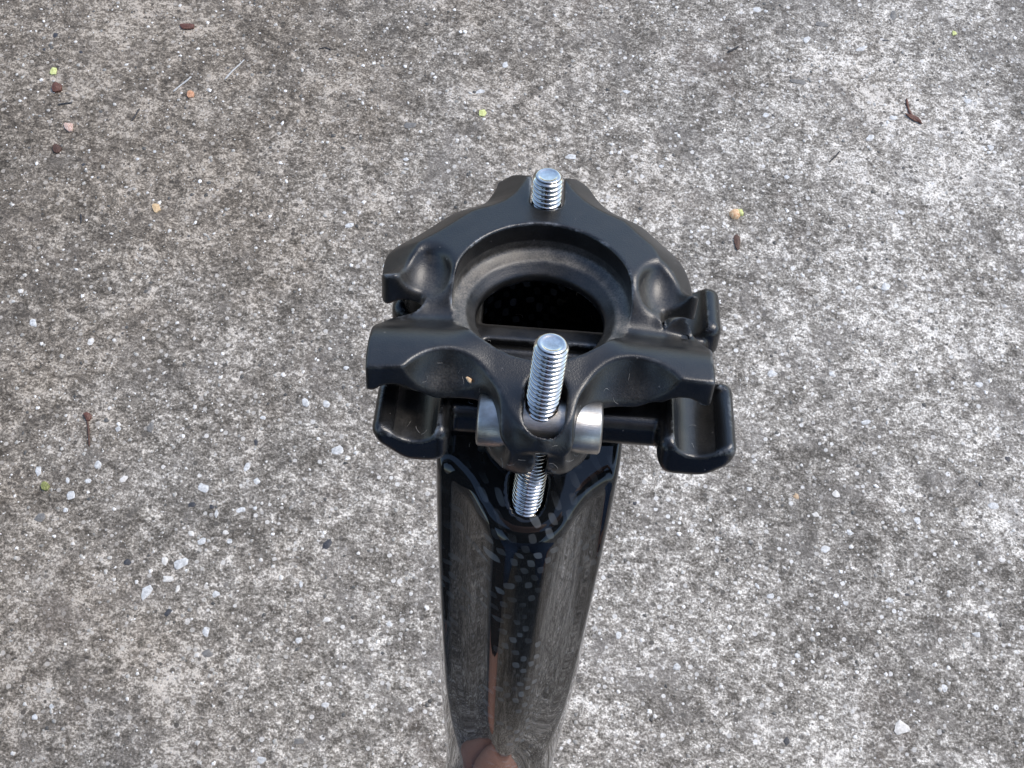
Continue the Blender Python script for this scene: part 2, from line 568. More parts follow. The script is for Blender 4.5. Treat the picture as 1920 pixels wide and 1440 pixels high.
def upper_fn(X, Y, Z):
    p2 = poly_sdf(X[:, :, 0], Y[:, :, 0], outline)[:, :, None]
    rd = line_dist(X[:, :, 0], Y[:, :, 0], rear_edge)[:, :, None]
    Tr = 6.9 - 0.0022 * X ** 2
    Tf = 5.6 - 0.0012 * X ** 2 - (0.36 - 0.25 * sstep(np.abs(X), 7, 17)) * np.maximum(-(Y + 10.5), 0)
    T = Tr + (Tf - Tr) * sstep(-Y, -4, 8)
    wing = sstep(np.abs(X), 19.5, 23.5) * sstep(Y, -3.0, 0.0)
    T = T - 5.4 * np.exp(-((Y + 3.2) / np.where(Y > -3.2, 4.4, 6.2)) ** 2) * sstep(np.abs(X), 5, 16) * (1 - wing)
    bev = np.clip(1 - rd / 6.4, 0, 1) ** 1.1 * 5.0 * sstep(Y, 0.5, 6)
    T = T - bev
    r = np.sqrt(X ** 2 + Y ** 2)
    B = -2.1 - 1.7 * (1 - sstep(np.abs(X), 16.5, 20.5)) * (1 - sstep(Y, 10, 20)) - 0.2 * sstep(-Y, 10, 14)
    d = smax(smax(p2, (Z - T) * 0.9, 0.55), B - Z, 0.6)
    # sheath round the cross-dowel, under the nose
    sh = smax(np.sqrt((Y + 22) ** 2 + (Z + 5.8) ** 2) - 6.9, np.abs(X - 1.0) - 5.0 - 0.62 * np.maximum(Z + 5.5, 0), 1.0)
    d = smin(d, smax(sh, Z - T, 1.0), 2.2)
    d = smin(d, ellip(X, Y, Z, (0.8, -22.0, -10.0), (8.8, 6.6, 5.4)), 2.0)
    # front scoops and side scoops
    for cx_, cy_, rx_ in ((-14.6, -25.0, 9.2), (16.2, -23.8, 9.6)):
        yy = Y - cy_ + 0.36 * (4.5 - Z) + 0.035 * np.maximum(4.5 - Z, 0) ** 2
        q_ = np.sqrt(((X - cx_) / rx_) ** 2 + (yy / 9.6) ** 2)
        d = smax(d, -smax((q_ - 1) * 7.5, Y + 13, 0.3), 0.45)
    d = smax(d, -ellip(X, Y, Z, (-20.6, 0.2, 7.2), (4.9, 8.4, 6.0)), 1.1)
    d = smax(d, -ellip(X, Y, Z, (21.4, 1.0, 7.2), (4.9, 8.2, 6.0)), 1.1)
    # rail grooves
    for gx in (-24.0, 25.0):
        d = smax(d, -(np.sqrt((X - gx) ** 2 + (Z + 4.5) ** 2) - 3.9 - 0 * Y), 0.5)
    # counterbore with a dished shelf, and the through hole
    shelf = 0.09 * np.maximum(r - 12.4, 0) ** 2 - 0.1 - 0.95 * np.maximum(13.4 - r, 0)
    d = smax(d, -smax(r - 15.75, shelf - Z, 0.5), 0.35)
    d = smax(d, -(r - 11.45), 0.45)
    # slots for the bolts
    dy = np.maximum(np.abs(Y + 23.2) - 2.0, 0)
    d = smax(d, -(np.sqrt((X - 1.6) ** 2 + dy ** 2) - 3.5), 0.5)
    dy = np.maximum(np.abs(Y - 31) - 8.2, 0)
    d = smax(d, -(np.sqrt((X + 0.2) ** 2 + dy ** 2) - 3.05), 0.4)
    return d


def upper_cav(V, nor, cur):
    r = np.hypot(V[:, 0], V[:, 1])
    ring = ((r > 11.7) & (r < 15.9) & (V[:, 2] < 3)).astype(float) * (0.12 + 0.88 * sstep(r, 12.9, 13.9)) * (1 - 0.6 * sstep(V[:, 2], 0.9, 1.6))
    sc = np.exp(-((np.abs(V[:, 0]) - 15.5) / 5.5) ** 2 - ((V[:, 1] + 17.5) / 3.5) ** 2 - ((V[:, 2] + 1.5) / 3.5) ** 2) * np.where(V[:, 0] < 0, 0.38, 0.16)
    side = np.exp(-((np.abs(V[:, 0]) - 20) / 4) ** 2 - ((V[:, 1] - 2.5) / 5) ** 2) * 0.5 * (V[:, 2] < 4.5)
    return np.clip(ring + sc + side + 0.05, 0, 1) * (nor[:, 2] > -0.2)


upper = field_object('upper_clamp', upper_fn, (-31, -31.5, -15.5), (32.5, 34, 9), 0.36, m_upper, post, 1.0, upper_cav)
upper['label'] = 'matt black upper clamp plate with round dusty hub opening and four rail wings'


def lower_fn(X, Y, Z):
    def blk(x0, x1, y0, y1, z0, z1, r=2.2):
        return rbox(X, Y, Z, ((x0 + x1) / 2, (y0 + y1) / 2, (z0 + z1) / 2), ((x1 - x0) / 2, (y1 - y0) / 2, (z1 - z0) / 2), r)
    fl = blk(-27.3, -14.0, -25.8, -13.5, -14.0, -5.6, 2.0)
    fr = blk(21.4, 34.8, -24.5, -8.0, -14.0, -5.6, 2.0)
    rr = blk(21.0, 33.6, 4.5, 16.8, -13.5, -5.8, 2.0)
    rl = blk(-27.2, -14.5, 4.0, 16.0, -13.5, -5.8, 2.0)
    # the underside of each saddle block curves up to its outer end
    for q in (0,):
        fl = smax(fl, -(Z + 13.6) - 0.55 * np.maximum(-(Y + 20.5), 0) * 0 - 0 * X, 0.5)
    def cham(x0, x1, zz):
        c_ = (x0 + x1) / 2; hw = (x1 - x0) / 2
        return (np.abs(X - c_) - hw + (zz - Z) * 0.8 - 0.0) * 0.75
    fl = smax(fl, (-(Z + 8.6) - 0.85 * (X + 27.3)) * 0.75, 1.6)
    fl = smax(fl, (-(Z + 13.4) + 0.5 * (X + 17)) * 0.8, 1.0)
    fr = smax(fr, (-(Z + 9.6) + 0.85 * (X - 34.8)) * 0.75, 1.6)
    fr = smax(fr, cham(21.4, 34.8, -11.4), 1.6)
    cutf = (-(Z + 14.6) - 0.50 * (Y + 26.0)) * 0.85
    fl = smax(fl, cutf, 1.2); fr = smax(fr, (-(Z + 14.4) - 0.50 * (Y + 25.0)) * 0.85, 1.2)
    d = smin(smin(fl, fr, 0.5), smin(rl, rr, 0.5), 0.5)
    d = smin(d, blk(-20, 26, -19.4, -6, -13.4, -6.4, 2.4), 0.8)
    d = smin(d, blk(-25.5, -15, -16, 6, -14.4, -8.4, 1.2), 0.8)
    d = smin(d, blk(21, 31.0, -15, 6, -14.4, -8.4, 1.2), 0.8)
    d = smin(d, blk(-14.5, 17.5, -18.4, 5.5, -13.4, -8.6, 1.6), 0.8)
    d = smin(d, blk(-14.5, -10.5, -10, 14, -14.6, -8.6, 1.4), 0.8)
    d = smin(d, blk(13.0, 17.5, -10, 14, -14.6, -8.6, 1.4), 0.8)
    d = smax(d, -blk(-10, 13, -8.0, 0.8, -11.0, -2, 1.0), 0.6)
    d = smin(d, ellip(X, Y, Z, (1.0, -18.5, -14.2), (9.4, 6.6, 4.6)), 1.5)
    # rail troughs
    for gx, ya, yb in ((-20.2, -40, 0), (28.0, -40, 0), (27.0, 0, 40), (-21.0, 0, 40)):
        tr_ = np.sqrt((X - gx) ** 2 + (Z + 4.0) ** 2) - 4.3
        tr_ = smax(tr_, np.where(Y < 0, 0, 9.0) + 0 * X + 0 * Z - 5 if ya < 0 else np.where(Y > 0, 0, 9.0) + 0 * X + 0 * Z - 5, 0.1)
        d = smax(d, -tr_, 0.5)
    # the outer side of each front trough is a gentle ramp
    rl_ = smax(-8.1 + 0.42 * (-X - 20.4) - Z, smax(X + 20.4, Y + 10, 0.3), 1.2)
    rr_ = smax(-8.1 + 0.42 * (X - 28.0) - Z, smax(28.0 - X, Y + 10, 0.3), 1.2)
    d = smax(d, -rl_, 0.6)
    d = smax(d, -rr_, 0.6)
    # clearance for the front bolt
    d = smax(d, -(np.sqrt((X - 0.7) ** 2 + (Y + 22) ** 2) - 3.2), 0.4)
    return d


lower = field_object('lower_cradle', lower_fn, (-30, -29, -20.5), (37, 19, -4.5), 0.4, m_lower, post, 1.2,
                     lambda V, n, c: 0.35 * (n[:, 2] > 0.3) * (V[:, 2] < -7))
lower['label'] = 'scuffed black lower rail cradle with worn silver edges'

# carbon head and shaft: plan of the top edge follows from the lip on the sloped seat
SL = 0.80


def on_seat(px, py):               # meet the sloped seat z = -24.4 + SL (y + 22)
    d = ray(px, py)
    t_ = (-24.4 + SL * (Cv[1] + 22) - Cv[2]) / (d[2] - SL * d[1])
    p = Cv + d * t_
    return (p[0], p[1])


lip = [on_seat(*q) for q in ((821, 862), (848, 884), (876, 914), (899, 955), (921, 992), (952, 1014), (990, 1020),
                             (1030, 1013), (1060, 988), (1084, 950), (1108, 920), (1138, 898), (1158, 886))]
sec_top = [(16.9, 10), (12, 22), (0, 27), (-12, 22), (-16.9, 10), (-16.9, -4)] + [(-16.9, -13)] + lip + [(16.7, -13), (16.9, -4)]
sec_poly = smooth_loop(sec_top, 6)


def post_fn(X, Y, Z):
    p2 = poly_sdf(X[:, :, 0], Y[:, :, 0], sec_poly)[:, :, None]
    tt = np.clip((-26 - Z) / 128.0, 0, 1)
    tt = tt ** 1.3
    circ = np.sqrt((X - 0.0) ** 2 + (Y - 0.0) ** 2) - 13.9
    ov = np.sqrt((X / 1.0) ** 2 + (Y / 1.2) ** 2) - 16.0
    tb = sstep(tt, 0.45, 1.05)
    d = p2 * (1 - tt) + (ov * (1 - tb) + circ * tb) * tt
    dsec = d
    seat = (Z - (-24.4 + SL * (Y + 22))) / math.sqrt(1 + SL * SL)
    # the seat is a shallow dish: its rim stands a little proud
    dish = 0.5 * np.exp(-((X - 0.5) / 9) ** 2 - ((Y + 18) / 7) ** 2)
    seat = seat + 0.25 * dish
    d = smax(d, smax(seat, Z + 15.2 - 4.8 * sstep(Y, 13, 17), 3.0), 2.4)
    hl = smax(np.sqrt((X - 0.2) ** 2 + np.maximum(np.abs(Y + 21.2) - 0.6, 0) ** 2) - 3.25, -38 - Z, 0.2)
    d = smax(d, -hl, 0.35)
    d = smax(d, -smax(dsec + 2.4, smax(5.0 - Y, -40 - Z, 2.0), 1.5), 0.8)
    d = smax(d, Z + 15.2 - 4.8 * sstep(Y, 13, 17), 0.4)
    return d


shaft = field_object('carbon_post', post_fn, (-18.5, -31, -216), (18.5, 29.5, -8.8), (0.45, 0.45, 0.8), m_carbon, post, 0)
shaft['label'] = 'glossy woven carbon post with sloped bolt seat'


# lower round tube down to the ground
def ringed(name, prof, mat, seg=64, parent=post):
    V = []; Q = []
    for r, z in prof:
        a = np.arange(seg) * 2 * math.pi / seg
        V.append(np.stack([r * np.cos(a), r * np.sin(a), np.full(seg, z + LEN)], 1))
    V = np.concatenate(V)
    for i in range(len(prof) - 1):
        for j in range(seg):
            k = (j + 1) % seg
            Q.append((i * seg + j, i * seg + k, (i + 1) * seg + k, (i + 1) * seg + j))
    return make_mesh(name, V / 1000.0, Q, mat, parent)


ringed('tube_end', [(13.0, -214), (13.87, -214.5), (13.87, -298), (13.4, -299.5), (12.6, -300), (11.8, -299), (11.8, -240)], m_carbon)


# ------------------------------------------------------------------ bolts and cross-dowel
def bolt(name, top, bottom, r=2.85, pitch=1.0, depth=0.50, seg=56):
    top = np.array(top, float); bottom = np.array(bottom, float)
    L = np.linalg.norm(top - bottom)
    ax = (top - bottom) / L
    u = np.cross(ax, [0, 1, 0]); u /= np.linalg.norm(u)
    v = np.cross(ax, u)
    a = np.arange(seg) * 2 * math.pi / seg
    step = pitch / 12
    ns = int(L / step)
    V = []; cav = []
    rows = []
    # tip: flat face with a faint sawn mark, then chamfer
    rows += [(0.001, -0.16), (1.3, -0.15), (1.62, -0.11), (1.82, -0.01), (r - 0.72, 0.0), (r - 0.60, -0.07)]
    for rr, s in rows:
        for x in a:
            V.append(top + ax * s + (u * math.cos(x) + v * math.sin(x)) * rr); cav.append(0)
    for i in range(ns):
        s = 0.1 + i * step
        ph = (s / pitch - a / (2 * math.pi)) % 1.0
        w_ = np.abs(ph - 0.5) * 2                     # 1 at root, 0 at crest
        prof = np.clip((w_ - 0.18) / 0.72, 0, 1)
        prof = prof * prof * (3 - 2 * prof) * 0.5 + prof * 0.5
        rad = r - depth * prof
        lim = r - 0.60 + s * 1.0                      # chamfer at the tip
        rad = np.minimum(rad, lim)
        for x, rr, pp in zip(a, rad, prof):
            V.append(top - ax * s + (u * math.cos(x) + v * math.sin(x)) * rr)
            cav.append(max(0, pp - 0.62) * 2.4)  # roots darkened in the colour, standing in for shade between the threads
    n = len(rows) + ns
    Q = []
    for i in range(n - 1):
        for j in range(seg):
            k = (j + 1) % seg
            Q.append((i * seg + j, (i + 1) * seg + j, (i + 1) * seg + k, i * seg + k))
    V = np.array(V); V[:, 2] += LEN
    o = make_mesh(name, V / 1000.0, Q, m_bolt, post)
    set_attr(o.data, 'cavity', np.array(cav))
    return o


bt = aty(1035, 643, -22); bb = aty(990, 925, -22)
dirb = (bt - bb) / np.linalg.norm(bt - bb)
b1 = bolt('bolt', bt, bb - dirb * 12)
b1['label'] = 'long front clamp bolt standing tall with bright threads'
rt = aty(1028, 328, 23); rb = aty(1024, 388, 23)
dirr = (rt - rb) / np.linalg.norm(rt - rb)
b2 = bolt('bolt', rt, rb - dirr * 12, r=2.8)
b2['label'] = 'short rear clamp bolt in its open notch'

# nickel cross-dowel that the front bolt is threaded into
seg = 72
prof = [(0.2, -9.6), (3.4, -9.6), (4.2, -9.45), (4.5, -9.1), (4.5, -3), (4.5, 5), (4.5, 11.1), (4.2, 11.45), (3.4, 11.6), (0.2, 11.6)]
V = []; Q = []
for r, x in prof:
    for j in range(seg):
        a = j * 2 * math.pi / seg
        V.append((x, -22 + r * math.cos(a), -5.4 + r * math.sin(a) + LEN))
for i in range(len(prof) - 1):
    for j in range(seg):
        k = (j + 1) % seg
        Q.append((i * seg + j, i * seg + k, (i + 1) * seg + k, (i + 1) * seg + j))
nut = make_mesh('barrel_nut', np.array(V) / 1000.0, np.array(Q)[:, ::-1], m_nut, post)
nut['label'] = 'satin nickel cross dowel under the clamp nose'


# ------------------------------------------------------------------ the concrete
def value_noise(nx, ny, cell, rg):
    gx, gy = int(nx / cell) + 4, int(ny / cell) + 4
    g = rg.random((gx, gy))
    x = np.arange(nx) / cell; y = np.arange(ny) / cell
    xi = x.astype(int); yi = y.astype(int)
    fx = x - xi; fy = y - yi
    fx = fx * fx * (3 - 2 * fx); fy = fy * fy * (3 - 2 * fy)
    a = g[xi][:, yi]; b = g[xi + 1][:, yi]; c = g[xi][:, yi + 1]; d_ = g[xi + 1][:, yi + 1]
    fx = fx[:, None]; fy = fy[None, :]
    return (a * (1 - fx) + b * fx) * (1 - fy) + (c * (1 - fx) + d_ * fx) * fy - 0.5


def concrete_sheet():
    # fine sheet under the view, coarse skirt out to the horizon in the same mesh
    x0, x1, y0, y1, st = -0.30, 0.30, -0.12, 0.44, 0.0011
    nx, ny = int((x1 - x0) / st), int((y1 - y0) / st)
    H = (value_noise(nx, ny, 46, rng) * 0.9 + value_noise(nx, ny, 18, rng) * 0.55 + value_noise(nx, ny, 7, rng) * 0.45
         + value_noise(nx, ny, 2.7, rng) * 0.40 + value_noise(nx, ny, 1.3, rng) * 0.22) * 0.001
    X = x0 + np.arange(nx) * st; Y = y0 + np.arange(ny) * st
    fade = np.minimum(np.minimum(X - x0, X[-1] - X)[:, None] / 0.02, np.minimum(Y - y0, Y[-1] - Y)[None, :] / 0.02)
    H = H * np.clip(fade, 0, 1)
    V = np.stack([np.repeat(X, ny), np.tile(Y, nx), H.ravel()], 1)
    i = np.arange(nx - 1)[:, None] * ny + np.arange(ny - 1)[None, :]
    Q = np.stack([i, i + ny, i + ny + 1, i + 1], -1).reshape(-1, 4)
    b0 = len(V)
    big = 40.0
    V = np.concatenate([V, np.array([(-big, -big, 0), (big, -big, 0), (big, big, 0), (-big, big, 0),
                                     (X[0], Y[0], 0), (X[-1], Y[0], 0), (X[-1], Y[-1], 0), (X[0], Y[-1], 0)])])
    Q = np.concatenate([Q, np.array([(b0, b0 + 1, b0 + 5, b0 + 4), (b0 + 1, b0 + 2, b0 + 6, b0 + 5),
                                     (b0 + 2, b0 + 3, b0 + 7, b0 + 6), (b0 + 3, b0, b0 + 4, b0 + 7)])])
    o = make_mesh('ground', V, Q, m_conc)
    o['kind'] = 'structure'
    return o, (X, Y, H)


ground, (GX, GY, GH) = concrete_sheet()


def gz(x, y):
    i = int(np.clip((x - GX[0]) / 0.0011, 0, len(GX) - 1)); j = int(np.clip((y - GY[0]) / 0.0011, 0, len(GY) - 1))
    return GH[i, j]


def pebble_geo(rg, sx, sy, sz, ang, flat=0.0):
    """An angular stone: a jittered low-poly ellipsoid, 20 to 60 faces."""
    rows, segs = 4, 8
    V = [(0, 0, sz)]
    jit = 1 + rg.uniform(-0.26, 0.26, segs)
    for i in range(1, rows):
        th = math.pi * i / rows / 1.25
        for j in range(segs):
            a = 2 * math.pi * (j + 0.3 * rg.uniform(-1, 1)) / segs
            rr = math.sin(th) * jit[j] * rg.uniform(0.88, 1.1)
            V.append((sx * rr * math.cos(a), sy * rr * math.sin(a), sz * math.cos(th) * rg.uniform(0.8, 1.1)))
    Q = []
    for j in range(segs):
        k = (j + 1) % segs
        Q.append((0, 1 + j, 1 + k))
        for i in range(rows - 2):
            a, b = 1 + i * segs, 1 + (i + 1) * segs
            Q.append((a + j, b + j, b + k)); Q.append((a + j, b + k, a + k))
    V = np.array(V)
    c, s = math.cos(ang), math.sin(ang)
    V[:, :2] = V[:, :2] @ np.array([[c, s], [-s, c]])
    return V, np.array(Q)


def stone_mat(name, a, b, rough=0.55):
    return simple(name, a, b, 900, rough, 0.5)


sm = {'white': stone_mat('white_quartz', (0.38, 0.375, 0.36), (0.72, 0.71, 0.68)),
      'cream': stone_mat('cream_stone', (0.50, 0.47, 0.42), (0.76, 0.72, 0.66)),
      'grey': stone_mat('grey_stone', (0.12, 0.112, 0.10), (0.20, 0.19, 0.175)),
      'dark': stone_mat('dark_stone', (0.02, 0.021, 0.025), (0.06, 0.06, 0.065)),
      'tan': stone_mat('tan_stone', (0.35, 0.22, 0.12), (0.55, 0.40, 0.25))}

PX = 0.000212                       # metres of concrete per photo pixel, about
stones = [  # x, y, width, height (photo pixels), turn, kind
    (1418, 19, 20, 16, .3, 'white'), (1436, 22, 10, 8, 0, 'white'), (1614, 92, 34, 12, .5, 'white'), (1512, 74, 14, 20, -.6, 'white'),
    (1437, 215, 16, 12, -.3, 'white'), (1633, 258, 22, 13, .7, 'white'), (1674, 221, 20, 14, 0, 'white'), (1518, 258, 14, 7, -1, 'cream'),
    (1816, 189, 20, 14, .6, 'white'), (1858, 276, 14, 12, -.5, 'white'), (1730, 115, 12, 9, 0, 'cream'), (1841, 238, 10, 8, .3, 'cream'),
    (1475, 332, 12, 12, 0, 'white'), (1664, 230, 8, 8, 0, 'white'), (1358, 33, 8, 8, 0, 'white'), (1690, 398, 16, 10, -.4, 'white'),
    (340, 1056, 28, 22, .6, 'white'), (277, 1108, 18, 32, -.3, 'white'), (309, 1052, 12, 17, .4, 'cream'), (315, 1086, 20, 16, 0, 'cream'),
    (378, 1015, 16, 15, 0, 'white'), (333, 1104, 9, 17, 0, 'cream'), (404, 1114, 14, 12, 0, 'white'), (380, 915, 22, 18, -.2, 'white'),
    (132, 928, 18, 22, .2, 'white'), (184, 870, 15, 19, 0, 'white'), (72, 882, 13, 20, .2, 'white'), (127, 900, 9, 13, .4, 'white'),
    (124, 956, 10, 12, 0, 'white'), (165, 902, 12, 9, 0, 'white'), (232, 898, 16, 12, .5, 'cream'), (462, 876, 12, 20, -.4, 'white'),
    (406, 964, 7, 17, .1, 'white'), (452, 955, 22, 12, .3, 'white'), (478, 952, 9, 9, 0, 'white'), (430, 1014, 11, 10, 0, 'white'),
    (423, 998, 12, 10, 0, 'cream'), (358, 1000, 16, 12, -.7, 'cream'), (482, 902, 12, 12, 0, 'white'), (573, 755, 14, 18, .2, 'white'),
    (612, 758, 14, 20, .4, 'white'), (492, 783, 12, 10, 0, 'white'), (633, 845, 22, 17, 0, 'white'), (605, 1005, 8, 7, 0, 'cream'),
    (564, 1095, 7, 14, 0, 'white'), (612, 1162, 16, 10, 0, 'cream'), (386, 1185, 14, 20, 0, 'white'), (222, 805, 12, 12, 0, 'white'),
    (1548, 1030, 22, 13, .1, 'white'), (1593, 999, 13, 13, 0, 'white'), (1445, 1117, 16, 12, 0, 'white'), (1585, 1131, 12, 9, 0, 'white'),
    (1864, 948, 20, 16, 0, 'white'), (1493, 931, 12, 12, 0, 'tan'), (1568, 926, 22, 14, 0, 'cream'), (1420, 1098, 5, 17, .5, 'white'),
    (1625, 792, 26, 11, .3, 'white'), (1530, 965, 14, 12, 0, 'cream'), (1667, 1126, 16, 10, .2, 'white'), (1405, 917, 12, 10, 0, 'white'),
    (1720, 976, 12, 16, 0, 'white'), (1694, 957, 8, 9, 0, 'white'), (1660, 538, 20, 18, 0, 'white'), (1610, 540, 14, 10, .3, 'white'),
    (1745, 582, 16, 12, 0, 'cream'), (1448, 700, 20, 14, .2, 'white'), (1560, 700, 12, 12, 0, 'white'), (1835, 720, 16, 12, 0, 'white'),
    (655, 424, 20, 14, .2, 'white'), (646, 400, 9, 7, 0, 'white'), (900, 172, 22, 12, .4, 'white'), (948, 122, 12, 16, -.4, 'white'),
    (1240, 312, 12, 9, 0, 'white'), (1175, 172, 16, 10, 0, 'white'), (762, 300, 11, 12, 0, 'white'), (1070, 293, 26, 12, .1, 'white'),
    (1205, 330, 14, 10, 0, 'cream'), (620, 110, 10, 7, 0, 'white'), (290, 284, 8, 7, 0, 'white'), (258, 297, 8, 7, 0, 'white'),
    (62, 605, 16, 20, .3, 'white'), (38, 545, 14, 10, 0, 'cream'), (170, 640, 12, 16, 0, 'cream'), (650, 690, 12, 10, 0, 'white'),
    (490, 1425, 16, 12, 0, 'white'), (98, 1325, 11, 11, 0, 'white'), (65, 1345, 12, 10, 0, 'white'), (610, 1322, 14, 10, 0, 'white'),
    (560, 1200, 14, 12, 0, 'white'), (730, 1170, 12, 12, 0, 'white'), (770, 1330, 12, 9, 0, 'white'), (1690, 1365, 26, 24, .4, 'cream'),
    (1270, 1250, 18, 13, -.3, 'white'), (1345, 1010, 12, 10, 0, 'white'), (1495, 1230, 12, 10, 0, 'white'), (1830, 1190, 14, 12, 0, 'white'),
    (1160, 1192, 12, 14, .2, 'white'), (1880, 1050, 14, 12, 0, 'cream'), (1770, 1290, 12, 14, 0, 'white'), (1540, 1345, 12, 10, 0, 'cream'),
    (359, 946, 15, 11, 0, 'dark'), (397, 950, 10, 9, 0, 'dark'), (315, 1149, 11, 20, -.4, 'dark'), (613, 1022, 13, 24, -.4, 'dark'),
    (77, 970, 22, 16, .5, 'grey'), (238, 1054, 12, 13, 0, 'dark'), (1541, 46, 34, 14, 0, 'grey'), (1675, 30, 16, 34, 0, 'grey'),
    (1497, 154, 34, 13, -.2, 'grey'), (1660, 76, 20, 6, .1, 'dark'), (1676, 118, 6, 11, .2, 'dark'), (1700, 1115, 10, 6, 0, 'dark'),
    (104, 66, 14, 18, 0, 'dark'), (83, 92, 8, 9, 0, 'dark'), (152, 97, 8, 7, 0, 'dark'), (157, 309, 9, 7, 0, 'dark'),
    (480, 830, 8, 12, .3, 'dark'), (282, 803, 14, 22, 0, 'grey'), (390, 1225, 18, 14, 0, 'grey'),
    (770, 235, 26, 16, .2, 'grey'), (975, 365, 14, 10, 0, 'grey'), (1375, 185, 12, 10, 0, 'dark'), (760, 640, 10, 8, 0, 'dark'),
    (1475, 1390, 12, 14, 0, 'dark'), (1190, 945, 8, 8, 0, 'dark'), (1890, 860, 12, 12, 0, 'dark'), (560, 1390, 18, 12, 0, 'grey'),
]
for (px, py, sw, sh_, an, kd) in stones:
    x, y = ground_at(px, py)
    if not (GX[0] < x < GX[-1] and GY[0] < y < GY[-1]):
        continue
    V, Q = pebble_geo(rng, sw * PX * 0.48, sh_ * PX * 0.48, min(sw, sh_) * PX * 0.09, an)
    V[:, 0] += x; V[:, 1] += y; V[:, 2] += gz(x, y) + 0.00004 * 0 + 0.00005
    make_mesh('stone', V, Q, sm[kd], ground, smooth=False)


def grains():
    n = 15000
    Vs, Qs, ts = [], [], []
    base = 0
    variants = [pebble_geo(rng, 1, rng.uniform(0.6, 1), 0.42, 0) for _ in range(12)]
    gx = rng.uniform(-0.27, 0.27, n); gy = rng.uniform(-0.10, 0.42, n)
    for i in range(n):
        s = 0.00030 + 0.00075 * rng.random() ** 4.5
        V, Q = variants[i % 12]
        a = rng.random() * 6.28; c, sn = math.cos(a), math.sin(a)
        W = V * s
        W = np.stack([W[:, 0] * c - W[:, 1] * sn + gx[i], W[:, 0] * sn + W[:, 1] * c + gy[i], W[:, 2] + gz(gx[i], gy[i]) + 0.00003], 1)
        Vs.append(W); Qs.append(Q + base); base += len(V)
        t_ = rng.random()
        v = 0.06 + 0.06 * rng.random() if t_ < 0.20 else (0.25 + 0.25 * rng.random() if t_ < 0.6 else 0.5 + 0.45 * rng.random())
        ts.append(np.full(len(V), v))
    ma, t, p = new_mat('sand_grains')
    at_ = N(t, 'ShaderNodeAttribute', attribute_name='tone').outputs['Fac']
    t.links.new(ramp(t, at_, [(0.0, (0.0, 0.0, 0.0)), (0.5, (0.46, 0.43, 0.38)), (1.0, (0.92, 0.88, 0.82))]), p.inputs['Base Color'])
    p.inputs['Roughness'].default_value = 0.5
    o = make_mesh('sand_grains', np.concatenate(Vs), np.concatenate(Qs), ma, ground, smooth=False)
    set_attr(o.data, 'tone', np.concatenate(ts))
    o['kind'] = 'stuff'


grains()


# fine lint and hairs caught on the clamp
from mathutils.bvhtree import BVHTree


def surf(px, py, obs):
    o_ = Vector([float(a) for a in Cv]) + Vector((0, 0, LEN)); d = Vector([float(a) for a in ray(px, py)])
    best = None
    for b in obs:
        h_ = b.ray_cast(o_ / 1000, d)
        if h_[0] is not None and (best is None or h_[3] < best[3]):
            best = h_
    return best


trees = []
for ob in (upper, lower, shaft):
    mv = [v.co.copy() for v in ob.data.vertices]
    trees.append(BVHTree.FromPolygons(mv, [tuple(p.vertices) for p in ob.data.polygons]))
V = []; Q = []
spots = [(920, 845), (940, 858), (965, 868), (1000, 872), (1030, 868), (1060, 862), (1075, 850), (905, 850), (880, 838), (1045, 835),
         (870, 720), (885, 712), (900, 735), (860, 700), (895, 760), (880, 750), (1140, 730), (1150, 745), (800, 705), (780, 800), (790, 815),
         (770, 790), (1045, 690), (920, 640), (980, 595), (1110, 600), (1290, 800), (1300, 840), (1180, 700), (830, 680), (1010, 850), (985, 862)]
for (px, py) in spots:
    hit = surf(px, py, trees)
    if hit is None:
        continue
    p0, n0 = hit[0], hit[1]
    if n0.dot(Vector([float(a) for a in ray(px, py)])) > 0:
        n0 = -n0
    t1 = n0.orthogonal().normalized(); t2 = n0.cross(t1)
    ang = random.uniform(0, 6.28); ln = random.uniform(.0008, .0024); cv_ = random.uniform(-2.6, 2.6)
    pts_ = []
    cur = p0 + n0 * 0.00012
    for k in range(9):
        pts_.append(cur.copy())
        a = ang + cv_ * k / 8
        cur = cur + (t1 * math.cos(a) + t2 * math.sin(a)) * ln / 8 + n0 * (0.00006 * math.sin(k / 8 * 3.1))
    b0 = len(V)
    for k, c in enumerate(pts_):
        for q in range(4):
            a = q * math.pi / 2
            V.append(c + (t1 * math.cos(a) + n0 * math.sin(a)) * 0.000019)
    for k in range(8):
        for q in range(4):
            Q.append((b0 + k * 4 + q, b0 + k * 4 + (q + 1) % 4, b0 + k * 4 + 4 + (q + 1) % 4, b0 + k * 4 + 4 + q))
lint = make_mesh('lint', np.array([tuple(v) for v in V]), np.array(Q), simple('pale_lint', (0.35, 0.33, 0.3), (0.6, 0.58, 0.54), 300, 0.8), post)
lint['kind'] = 'stuff'
# a crumb of dry seed caught in the left scoop
hit = surf(880, 712, trees)
V, Q = pebble_geo(rng, 0.0004, 0.0008, 0.0004, 0.5)
V = V + np.array(hit[0]) + np.array(hit[1]) * 0.0002
make_mesh('dry_crumb', V, Q, simple('straw', (0.6, 0.36, 0.18), (0.9, 0.7, 0.45), 1500), post, smooth=False)


# ------------------------------------------------------------------ small litter on the concrete
def tag(o, label, cat, group=None):
    o['label'] = label; o['category'] = cat
    if group:
        o['group'] = group
    return o


def litter_mat(name, c1, c2, rough=0.6):
    return simple(name, c1, c2, 1500, rough, 0.4)


